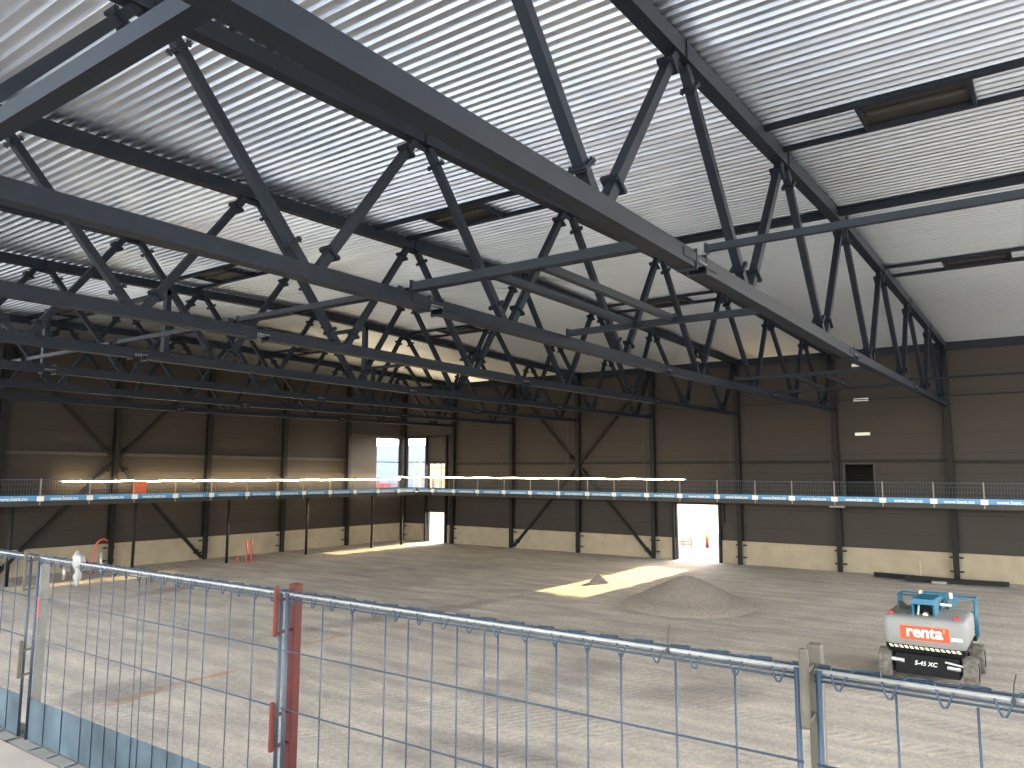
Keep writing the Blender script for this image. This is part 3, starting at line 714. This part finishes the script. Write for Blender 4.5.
# ------------------------------------------------------------------ near gallery and edge fence
NZ = 3.955; FY = 2.36
t = thing('gallery', (-3, 0, NZ-.3), 'concrete gallery floor in the bottom left corner, under the blue fence', 'gallery', 'galleries along the walls')
MB().box(-16, 9, -3.5, 2.275, NZ-.3, NZ).build('deck_slab', 'near_slab', t)
MB().box(-16, 9, 2.275, 2.30, NZ-.28, NZ-.015).build('joint', 'black', t)
MB().box(-16, 9, 2.30, 2.52, NZ-.3, NZ-.01).build('edge_strip', 'dust', t)
def fence_panel(xs, xa, xb, label, wig):
    t = thing('mesh_fence', ((xa+xb)/2, FY, NZ), label, 'fence panel', 'blue edge protection fence panels')
    zt = 5.100; zw = NZ-.002
    # top tubes
    MB().tube([(xa, FY+.006, zt), (xb, FY+.006, zt)], .0075, 8).build('top_tube', 'zinc_post', t, smooth=True)
    mb = MB()
    mb.tube([(xa, FY-.003, zt-.011), (xb, FY-.003, zt-.011)], .0036, 6); mb.tube([(xa, FY-.003, zt-.024), (xb, FY-.003, zt-.024)], .0036, 6)
    mb.tube([(xa, FY+.042, zt+.004), (xb, FY+.042, zt+.004)], .0042, 6)
    mb.tube([(xa, FY+.042, zt-.012), (xb, FY+.042, zt-.012)], .0036, 6)
    mb.build('upper_wire', 'blue_wire', t, smooth=True)
    # zigzag lacing wire round the top tubes
    pts = []; L = .129; n = int((xb-xa)/L); L = (xb-xa)/n
    for i in range(n):
        u = xa + i*L
        for fx, fy, fz in ((.02, .048, .009), (.16, .050, .010), (.28, .028, .014), (.36, -.004, -.004), (.42, -.009, -.028), (.47, -.008, -.041), (.53, -.008, -.041), (.58, -.009, -.028), (.64, -.004, -.006), (.78, .026, .013), (.9, .046, .009)):
            pts.append((u+fx*L, FY+fy, zt+fz))
    MB().tube(pts, .0032, 5).build('lacing_wire', 'blue_wire', t, smooth=True)
    # vertical wires, each bent inward at its foot
    for x in xs: MB().tube([(x, FY, zt-.03), (x, FY, zt-.5), (x, FY, zw+.02), (x, FY-.006, zw+.009), (x, FY-.075, zw+.006)], .0036, 6).build('vertical_wire', 'blue_wire', t, smooth=True)
    for z in (4.848, 4.592):
        MB().tube([(xa, FY-.008, z), (xb, FY-.008, z)], .0036, 6).build('horizontal_wire', 'blue_wire', t, smooth=True)
    for x in (xa+.012, xb-.012):
        MB().tube([(x, FY, zt+.005), (x, FY, zw+.01)], .0095, 8).build('end_tube', 'blue_wire', t, smooth=True)
    MB().box(xa+.015, xb-.015, FY+.004, FY+.007, zw+.012, 4.215).build('toe_board', 'toe_near', t)
    MB().box(xa+.015, xb-.015, FY-.078, FY+.004, zw+.001, zw+.004).build('toe_foot', 'dust', t)
P1 = [-5.274, -5.046, -4.812, -4.677, -4.535, -4.398, -4.25, -4.183, -4.033, -3.889, -3.751, -3.609, -3.399, -3.209]
P2 = [-2.717, -2.527, -2.327, -2.198, -2.068, -1.941, -1.808, -1.744, -1.615, -1.488, -1.361, -1.233, -1.038, -.846]
fence_panel([x-2.6 for x in P1[3:]], -8.2, -5.595, 'blue wire fence panel at the left edge, left of the galvanised post', 0)
fence_panel(P1, -5.505, -2.995, 'blue wire fence panel between the galvanised post and the red post', 0)
fence_panel(P2, -2.972, -.648, 'blue wire fence panel between the red post and the weathered post', 0)
fence_panel([x+2.317 for x in P2], -.612, 1.75, 'blue wire fence panel right of the weathered post', 0)
def fence_post(x, w_, zt, m, label, hooks, hm, hook_w, sheet=None):
    t = thing('fence_post', (x, FY+.06, NZ), label, 'fence post', 'posts of the near edge fence')
    y = FY+.095
    MB().box(x-w_/2, x+w_/2, y-w_/2, y+w_/2, NZ+.008, zt).build('post_tube', m, t, bevel=.004)
    MB().box(x-w_/2+.004, x+w_/2-.004, y-w_/2+.004, y+w_/2-.004, zt-.006, zt+.001).build('top_cap', m, t)
    MB().box(x-.07, x+.07, FY+.06, y+.06, NZ-.009, NZ+.008).build('base_plate', m, t)
    for (hx, z0, z1) in hooks:
        hk = MB().box(hx-hook_w/2, hx+hook_w/2, FY-.045, FY-.02, z0, z1).build('hook_plate', hm, t, bevel=.009)
        for z in (z1-.07, z0+.012):
            MB().bar((hx, FY-.03, z), (x-.005, y-w_/2+.004, z+.004), .012, .012).build('peg', hm, hk)
    if sheet:
        s_ = MB().box(x-w_/2+.006, x+w_/2-.006, y-w_/2-.003, y-w_/2, 4.70, 4.83).build('sticker', 'label_red', t)
        lettering('COMBISAFE', .022, (x, y-w_/2-.0035, 4.765), (math.pi/2, -math.pi/2, 0), 'white', s_, extrude=.0005)
fence_post(-5.627, .055, 5.103, 'zinc_near', 'galvanised fence post with a red sticker at the left', [(-5.605, 4.88, 5.145), (-5.585, 4.33, 4.568)], 'grey_post', .018, True)
fence_post(-3.022, .047, 5.133, 'red_post', 'red painted fence post left of centre', [(-3.0, 4.91, 5.138), (-3.0, 4.40, 4.62)], 'red_hook', .020)
fence_post(-.632, .040, 5.158, 'grey_post', 'weathered grey brown fence post at the lower right', [(-.632, 4.946, 5.168)], 'grey_post', .026)
# cable ties and a scrap of plastic on the top tube
for x, h_, nm in ((-1.062, .078, 'left of the weathered post'), (-.131, .062, 'at the right edge, beside the machine')):
    t = thing('cable_tie', (x, FY+.01, 5.10), 'thin black cable tie tail on the fence rail, ' + nm, 'cable tie', 'black cable ties on the fence rail')
    ring = [(x, FY+.006+.0105*math.cos(a), 5.10+.0105*math.sin(a)) for a in [i*math.pi/8 for i in range(17)]]
    MB().tube(ring, .0022, 5, False).build('loop', 'black', t)
    MB().box(x-.005, x+.005, FY-.012, FY-.004, 5.096, 5.106).build('head', 'black', t)
    MB().tube([(x, FY-.006, 5.104), (x+.003, FY-.008, 5.104+h_*.6), (x+.009, FY-.006, 5.104+h_)], .0017, 5).build('tail', 'black', t)
mb = MB(); n = 14; vs = []
ang = [i*2*math.pi/n for i in range(n)]
for ri, (rr, zz) in enumerate([(.001, .05), (.022, .085), (.052, .05), (.05, .01), (.030, -.035), (.034, -.07), (.016, -.105), (.003, -.12)]):
    for a in ang:
        q = rr*(1+1.0*mnoise.noise(Vector((math.cos(a)*2.5, math.sin(a)*2.5, zz*40))))
        vs.append((-4.99+q*math.cos(a), FY+.012+.45*q*math.sin(a), 5.085+zz+.02*mnoise.noise(Vector((a*2, zz*20, 5.0)))))
mb.quads(vs, [(r*n+i, r*n+(i+1) % n, (r+1)*n+(i+1) % n, (r+1)*n+i) for r in range(7) for i in range(n)])
tag(mb.build('plastic_scrap', 'zinc_post', smooth=True), 'crumpled white plastic scrap caught on the fence rail beside the galvanised post', 'plastic scrap')

# ------------------------------------------------------------------ gravel piles, steel beams, pipes
def pile(cx, cy, rx, ry, h, label, seed):
    vs = []; fs = []; nr, na = 26, 72
    for r in range(nr+1):
        q = r/nr
        for a in range(na):
            th = 2*math.pi*a/na
            wob = 1 + .07*mnoise.noise(Vector((math.cos(th)*1.5, math.sin(th)*1.5, seed)))
            x = cx+rx*q*wob*math.cos(th); y = cy+ry*q*wob*math.sin(th)
            z = h*(1-math.sqrt(q*q+.02)+.0)/(1-math.sqrt(.02)) if q < 1 else -.02
            z = max(z, -.02)*1.0 + (.05*h*mnoise.noise(Vector((x*1.3, y*1.3, seed))) + .03*h*mnoise.noise(Vector((x*6, y*6, seed))))*(1-q)
            z = z*(1-.0) + .10*h*max(0, 1-abs(q-.85)/.15)*.4
            vs.append((x, y, z - (.12 if q >= 1 else 0.03)))
    for r in range(nr):
        for a in range(na):
            fs.append((r*na+a, r*na+(a+1) % na, (r+1)*na+(a+1) % na, (r+1)*na+a))
    tag(MB().quads(vs, fs).build('gravel_pile', 'gravel_pile', smooth=True), label, 'gravel pile')
pile(-13.6, 32.3, 3.0, 3.0, 1.28, 'large brown grey gravel pile in front of the big door', 1.3)
pile(-20.3, 36.5, .55, .55, .42, 'tiny gravel heap lying in the sunlit floor patch', 4.4)

for (a, b, z0, lb) in (((-8.85, 47.45), (-4.3, 46.8), .02, 'dark steel beam on the ground reaching farther left'), ((-7.1, 46.45), (-2.45, 47.0), .04, 'dark steel beam on the ground reaching farther right')):
    mb = MB().ibar((a[0], a[1], z0+.13), (b[0], b[1], z0+.13), .24, .24, .03, .025)
    tag(mb.build('steel_beam', 'steel_brown'), lb, 'steel beam', 'steel beams lying by the back wall')
tag(MB().box(-5.85, -5.15, 46.2, 46.32, .03, .16).build('plank_offcut', 'zinc_post'), 'short pale offcut leaning on the steel beams', 'offcut')
tag(MB().bar((-6.55, 47.7, -.05), (-6.55, 47.75, 1.0), .06, .03, (0, 1, 0)).build('survey_stake', 'wood'), 'thin wooden stake standing behind the steel beams', 'stake')

for x, y, h_, dx, lb in ((-43.05, 30.95, 1.28, -.12, 'left one of two tall red pipes standing by the left wall'), (-42.9, 31.22, 1.34, -.10, 'right one of two tall red pipes standing by the left wall')):
    tag(MB().tube([(x, y, -.1), (x+dx*.5, y, h_*.5), (x+dx, y, h_)], .06, 10).build('upright_pipe', 'red_pipe', smooth=True), lb, 'pipe', 'red pipes by the left wall')
tag(MB().tube([(-43.1, 30.3, -.1), (-43.15, 30.28, .42)], .05, 8).build('upright_pipe', 'red_pipe', smooth=True), 'short red pipe stub left of the two tall red pipes', 'pipe', 'red pipes by the left wall')
pts = []
for i in range(17):
    a = math.pi*(1-i/16*.72); pts.append((-44.6, 22.42+.42*math.cos(a)+.05, 1.35+.52*math.sin(a)))
pts = [(-44.6, 22.0, -.1), (-44.6, 22.02, .7)] + pts
tag(MB().tube(pts, .05, 8).build('conduit_hose', 'red_pipe', smooth=True), 'red conduit hose arching up and over by the left wall', 'hose')
tag(MB().tube([(-44.7, 21.95, -.1), (-44.7, 21.9, .6), (-44.7, 21.55, .95), (-44.7, 21.0, 1.25)], .025, 6).build('conduit_hose', 'red_pipe', smooth=True), 'thin red hose curling left beside the arched red conduit', 'hose')
tag(MB().tube([(-44.9, 22.6, -.1), (-44.9, 22.55, 1.1)], .07, 10).build('upright_pipe', 'galv', smooth=True), 'grey pipe standing beside the red arched conduit', 'pipe')
tag(MB().tube([(-43.6, 19.2, -.1), (-43.6, 19.2, .62)], .06, 8).build('upright_pipe', 'red_pipe', smooth=True), 'short red pipe behind the galvanised fence post', 'pipe', 'red pipes by the left wall')
tag(MB().tube([(-43.9, 20.15, -.1), (-43.9, 20.15, .62)], .09, 10).build('upright_pipe', 'galv', smooth=True), 'short grey pipe behind the white plastic scrap', 'pipe')

# ------------------------------------------------------------------ boom lift seen from behind
LX, LYY = -3.32, 24.6
t = thing('boom_lift', (LX, LYY+1, 0), 'grey and blue boom lift with a red renta sign, seen from behind', 'boom lift')
def rounded_outline(x0, x1, y0, y1, r, n=6):
    out = []
    for cx, cy, a0 in ((x1-r, y0+r, -90), (x1-r, y1-r, 0), (x0+r, y1-r, 90), (x0+r, y0+r, 180)):
        for i in range(n+1):
            a = math.radians(a0+90*i/n); out.append((cx+r*math.cos(a), cy+r*math.sin(a)))
    return out
def loft(name, layers, m, parent):
    """layers: list of (outline, z)"""
    mb = MB(); n = len(layers[0][0]); vs = []
    for (o, z) in layers:
        for p in o: vs.append((p[0], p[1], z if not callable(z) else z(p)))
    fs = [(l*n+i, l*n+(i+1) % n, (l+1)*n+(i+1) % n, (l+1)*n+i) for l in range(len(layers)-1) for i in range(n)]
    fs += [tuple(range(n-1, -1, -1)), tuple(range((len(layers)-1)*n, len(layers)*n))]
    o = mb.quads(vs, fs).build(name, m, parent, smooth=True)
    o.data.set_sharp_from_angle(angle=math.radians(40))
    return o
bx0, bx1, by0, by1 = LX-1.03, LX+1.03, 24.05, 26.3
def ol(i, r=.17): return rounded_outline(bx0+i, bx1-i, by0+i, by1-i, r)
body = loft('counterweight_cowl', [(ol(.045), 1.02), (ol(.012), 1.10), (ol(0), 1.25), (ol(.0), 1.62), (ol(.012), 1.70), (ol(.05, .15), 1.755), (ol(.12, .12), 1.785), (ol(.40, .1), 1.80)], 'lift_grey', t)
loft('lower_skirt', [(ol(.11), .80), (ol(.05), .90), (ol(.045), 1.02)], 'lift_dark', t)
s_ = MB()
n = 14
for i in range(n):
    x = bx0+.20+(bx1-bx0-.42)*i/(n-1)
    s_.quads([(x-.055, by0+.044, .995), (x+.025, by0+.044, .995), (x+.075, by0+.044, .925), (x-.005, by0+.044, .925)], [(0, 1, 2, 3)])
    s_.quads([(x-.055, by0+.049, .995), (x+.025, by0+.049, .995), (x+.075, by0+.049, .925), (x-.005, by0+.049, .925)], [(3, 2, 1, 0)])
s_.build('hazard_stripes', 'cream', t)
dc = MB().box(LX-.57, LX+.62, by0-.012, by0+.004, 1.18, 1.55).build('decal_sign', 'decal', t); dc['label'] = 'orange red sign with white lettering'
lettering('renta', .42, (LX+.02, by0-.0135, 1.395), (math.pi/2, 0, 0), 'white', dc, offset=.011)
lettering('!', .14, (LX+.50, by0-.0135, 1.47), (math.pi/2, 0, 0), 'white', dc)
MB().box(LX+.66, LX+.92, by0-.006, by0+.004, 1.25, 1.33).box(LX+.68, LX+.90, by0-.008, by0-.005, 1.265, 1.315).build('name_plate', 'white', t)
for x in (bx0+.20, bx1-.24):
    MB().box(x-.08, x+.08, by0+.22, by0+.30, 1.775, 1.86).build('tail_light', 'red_light', t, bevel=.015)
MB().hexa([(bx0+.30, 25.3, 1.78), (bx0+.56, 25.3, 1.78), (bx0+.56, 25.36, 1.78), (bx0+.36, 25.36, 1.78), (bx0+.24, 25.3, 2.0), (bx0+.34, 25.3, 2.02), (bx0+.34, 25.36, 2.02), (bx0+.24, 25.36, 2.0)]).build('mirror', 'black', t)
# boom pivot tower and boom
for x in (LX-.27, LX+.25):
    MB().hexa([(x-.025, 24.40, 1.62), (x+.025, 24.40, 1.62), (x+.025, 25.7, 1.62), (x-.025, 25.7, 1.62), (x-.025, 24.34, 2.14), (x+.025, 24.34, 2.14), (x+.025, 25.7, 2.10), (x-.025, 25.7, 2.10)]).build('boom_cheek', 'lift_blue', t)
MB().hexa([(LX-.30, 24.28, 2.10), (LX+.28, 24.28, 2.10), (LX+.28, 25.8, 2.08), (LX-.30, 25.8, 2.08), (LX-.29, 24.32, 2.26), (LX+.27, 24.32, 2.26), (LX+.27, 25.8, 2.20), (LX-.29, 25.8, 2.20)]).build('boom_hood', 'lift_blue', t, bevel=.02)
MB().box(LX-.22, LX+.20, 24.75, 25.6, 1.66, 2.08).build('boom_foot', 'lift_dark', t)
MB().tube([(LX-.17, 24.45, 1.74), (LX-.15, 24.6, 2.06)], .035, 8).build('hydraulic_hose', 'galv', t)
MB().tube([(LX+.02, 24.42, 1.80), (LX+.02, 24.7, 1.80)], .07, 10).build('pivot_pin', 'cream', t)
MB().bar((LX+.0, 25.6, 1.95), (LX+.12, 29.8, 1.55), .34, .36).build('boom', 'lift_blue', t, bevel=.02)
MB().tube([(LX+.26, 25.2, 1.85), (LX+.36, 25.5, 2.1), (LX+.42, 25.8, 2.0), (LX+.40, 26.1, 1.8)], .04, 8).build('hydraulic_hose', 'black', t, smooth=True)
MB().tube([(LX+.28, 25.3, 2.0), (LX+.52, 25.6, 1.96)], .05, 8).build('hydraulic_cylinder', 'galv', t)
# basket beyond the body
ba = thing  # (kept short)
kx0, kx1, ky0, ky1 = LX-1.08, LX+.98, 27.2, 27.85
bk = MB()
for z in (1.95, 1.50, 1.0):
    bk.tube([(kx0, ky0, z), (kx1, ky0, z), (kx1, ky1, z), (kx0, ky1, z), (kx0, ky0, z)], .025, 8)
for x, y in ((kx0, ky0), (kx1, ky0), (kx0, ky1), (kx1, ky1), (kx0, (ky0+ky1)/2), (kx1, (ky0+ky1)/2)):
    bk.tube([(x, y, .8), (x, y, 1.95)], .025, 8)
bkt = bk.build('basket_rail', 'lift_blue', t, smooth=True)
MB().box(kx0, kx1, ky0, ky1, .76, .80).build('basket_floor', 'lift_dark', t)
MB().box(LX-.36, LX+.30, 27.0, 27.2, 1.45, 2.10).build('control_box', 'lift_blue', t, bevel=.02)
for x in (LX-.44, LX+.37):
    MB().tube([(x, 27.12, 1.95), (x, 27.12, 2.12)], .055, 10).build('padding', 'cream', t)
# chassis and wheels
ch = MB().box(LX-.80, LX+.80, 24.38, 26.9, .18, .74).build('chassis', 'lift_dark', t, bevel=.03)
MB().box(LX-.9, LX+.9, 24.5, 24.75, .34, .50).box(LX-.9, LX+.9, 26.5, 26.75, .34, .50).build('axle', 'lift_dark', t)
MB().tube([(LX, 25.6, .66), (LX, 25.6, .82)], .5, 20).build('slew_ring', 'lift_dark', t)
lettering('S-45 XC', .16, (LX-.03, 24.375, .50), (math.pi/2, 0, 0), 'white', ch, offset=.002, shear=.2)
MB().tube([(LX-.88, 24.36, .55), (LX-.55, 24.36, .53)], .055, 8).build('steering_cylinder', 'galv', t)
MB().tube([(LX+.50, 24.36, .48), (LX+.82, 24.36, .46)], .055, 8).tube([(LX+.45, 24.34, .62), (LX+.92, 24.34, .55)], .03, 8).build('steering_cylinder', 'galv', t)
for x in (LX-1.04, LX+1.04):
    for y in (24.62, 26.6):
        R, W = .41, .34
        mb = MB(); n = 36; vs = []
        prof = [(-W/2, R*.62), (-W/2, R*.90), (-W/2+.05, R*.97), (0, R*.98), (W/2-.05, R*.97), (W/2, R*.90), (W/2, R*.62)]
        for i in range(n):
            a = 2*math.pi*i/n
            for (u, r) in prof: vs.append((x+u, y+r*math.cos(a), R-.02+r*math.sin(a)))
        m_ = len(prof)
        mb.quads(vs, [(i*m_+j, i*m_+j+1, ((i+1) % n)*m_+j+1, ((i+1) % n)*m_+j) for i in range(n) for j in range(m_-1)])
        for i in range(18):          # chevron lugs
            a = 2*math.pi*i/18
            for sgn in (-1, 1):
                def pt(u, ang, r): return (x+u, y+r*math.cos(ang), R-.02+r*math.sin(ang))
                a1, a2 = a, a+.20
                w2 = .055
                u0, u1 = 0, sgn*W/2*.98
                mb.quads([pt(u0, a1, R*.96), pt(u0, a1+w2*2, R*.96), pt(u1, a2+w2*2, R*.93), pt(u1, a2, R*.93), pt(u0, a1, R*1.02), pt(u0, a1+w2*2, R*1.02), pt(u1, a2+w2*2, R*.98), pt(u1, a2, R*.98)],
                         [(3, 2, 1, 0), (4, 5, 6, 7), (0, 1, 5, 4), (1, 2, 6, 5), (2, 3, 7, 6), (3, 0, 4, 7)])
        ty = mb.build('tyre', 'tyre', t)
        MB().tube([(x-W/2+.03, y, R-.02), (x+W/2-.03, y, R-.02)], R*.63, 20).build('hub', 'hub', ty)

# ------------------------------------------------------------------ outside the openings
t = thing('building', (-98, 95, 0), 'pale office block seen through the corner windows', 'building')
MB().box(-125, -76, 92, 104, -.1, 10.2).build('facade', 'facade', t)
for i in range(20):
    x = -123 + i*2.35
    MB().box(x, x+1.2, 91.93, 92.02, 8.3, 9.3).build('window', 'facade_win', t)
mb = MB()
for z in (3.2, 5.6, 8.0): mb.box(-125, -76, 91.95, 92.02, z-.03, z+.03)
mb.build('facade_joint', 'facade_win', t)
for x0, z0, m, lb in ((-92.0, -.1, 'red_pipe', 'red shipping container seen through the corner window'), (-99.0, -.1, 'blue', 'blue shipping container seen through the corner window')):
    c = MB().box(x0, x0+5.4, 86, 88.4, z0, z0+(4.2 if m == 'red_pipe' else 3.4))
    for i in range(18): c.box(x0+.15+i*.3, x0+.27+i*.3, 85.95, 86, z0+.15, z0+2.9)
    tag(c.build('shipping_container', m), lb, 'container')
t = thing('scaffold_tower', (-70, 85, 0), 'yellow scaffold tower seen through the upper corner door', 'scaffold')
mb = MB()
for x in (-76.5, -74.3, -72.1, -69.9): mb.tube([(x, 84, -.1), (x, 84, 7.6)], .12, 6); mb.tube([(x, 85.5, -.1), (x, 85.5, 7.6)], .12, 6)
mb.build('standard', 'yellow', t)
mb = MB()
for z in (2.4, 4.4, 6.4): mb.box(-76.6, -69.8, 84, 85.5, z, z+.15)
mb.build('platform', 'orange', t)
struct(tag(MB().box(-27.5, 6, 86, 96, -.1, 8.6).build('sun_blocker', 'facade'), 'unseen long block added outside to cut low sun at the big door', 'building'))  # placed out of view so the door's sun patch starts inside the hall
vs = []; fs = []
for j in range(9):
    for i in range(31):
        x = -72+i*1.4; y = 112+j*3.2
        z = 1.4*math.exp(-((y-125)/7.5)**2)*(1-.5*((x+52)/22)**2) + .25*mnoise.noise(Vector((x*.3, y*.3, 2)))
        vs.append((x, y, max(z, -.1)-.08))
for j in range(8):
    for i in range(30): a = j*31+i; fs.append((a, a+1, a+32, a+31))
tag(MB().quads(vs, fs).build('earth_bank', 'earth', smooth=True), 'tan earth bank outside the big door', 'earth bank')
t = thing('marker_post', (-23.0, 58.8, -.05), 'red and yellow marker post standing outside the big door', 'marker post')
MB().tube([(-23.0, 58.8, -.05), (-23.0, 58.8, .62)], [.13, .10], 10).build('body', 'red_pipe', t, smooth=True)
MB().tube([(-23.0, 58.8, .62), (-23.0, 58.8, 1.0)], [.15, .13], 10).build('top', 'yellow', t, smooth=True)
t = thing('site_barrier', (-24.6, 57.3, -.05), 'low orange mesh barrier outside the big door', 'barrier')
mb = MB()
for x in (-25.2, -24.4, -23.7): mb.tube([(x, 57.3, -.05), (x, 57.3, .85)], .03, 6)
mb.build('stake', 'orange', t)
mb = MB()
for z in (.25, .45, .65, .82): mb.bar((-25.2, 57.3, z), (-23.7, 57.3, z), .02, .05)
for i in range(8): mb.bar((-25.2+i*.21, 57.3, .2), (-25.2+i*.21, 57.3, .84), .03, .02, (0, 1, 0))
mb.build('netting', 'orange', t)

t = struct(thing('building', (-60, -90, -.1), 'unseen pale building added behind the near gallery to bounce sunlight inside', 'building'))  # out of view, added to throw sunlight back onto roof deck and floor
MB().box(-260, 110, -102, -90, -.1, 15).build('facade', 'bounce_facade', t)
mb = MB()
for i in range(45):
    x = -256 + i*8.1
    mb.box(x, x+1.6, -90.02, -89.9, 2.0, 4.0)
mb.build('window_band', 'facade_win', t)  # panes added to vary the reflection in the roof deck
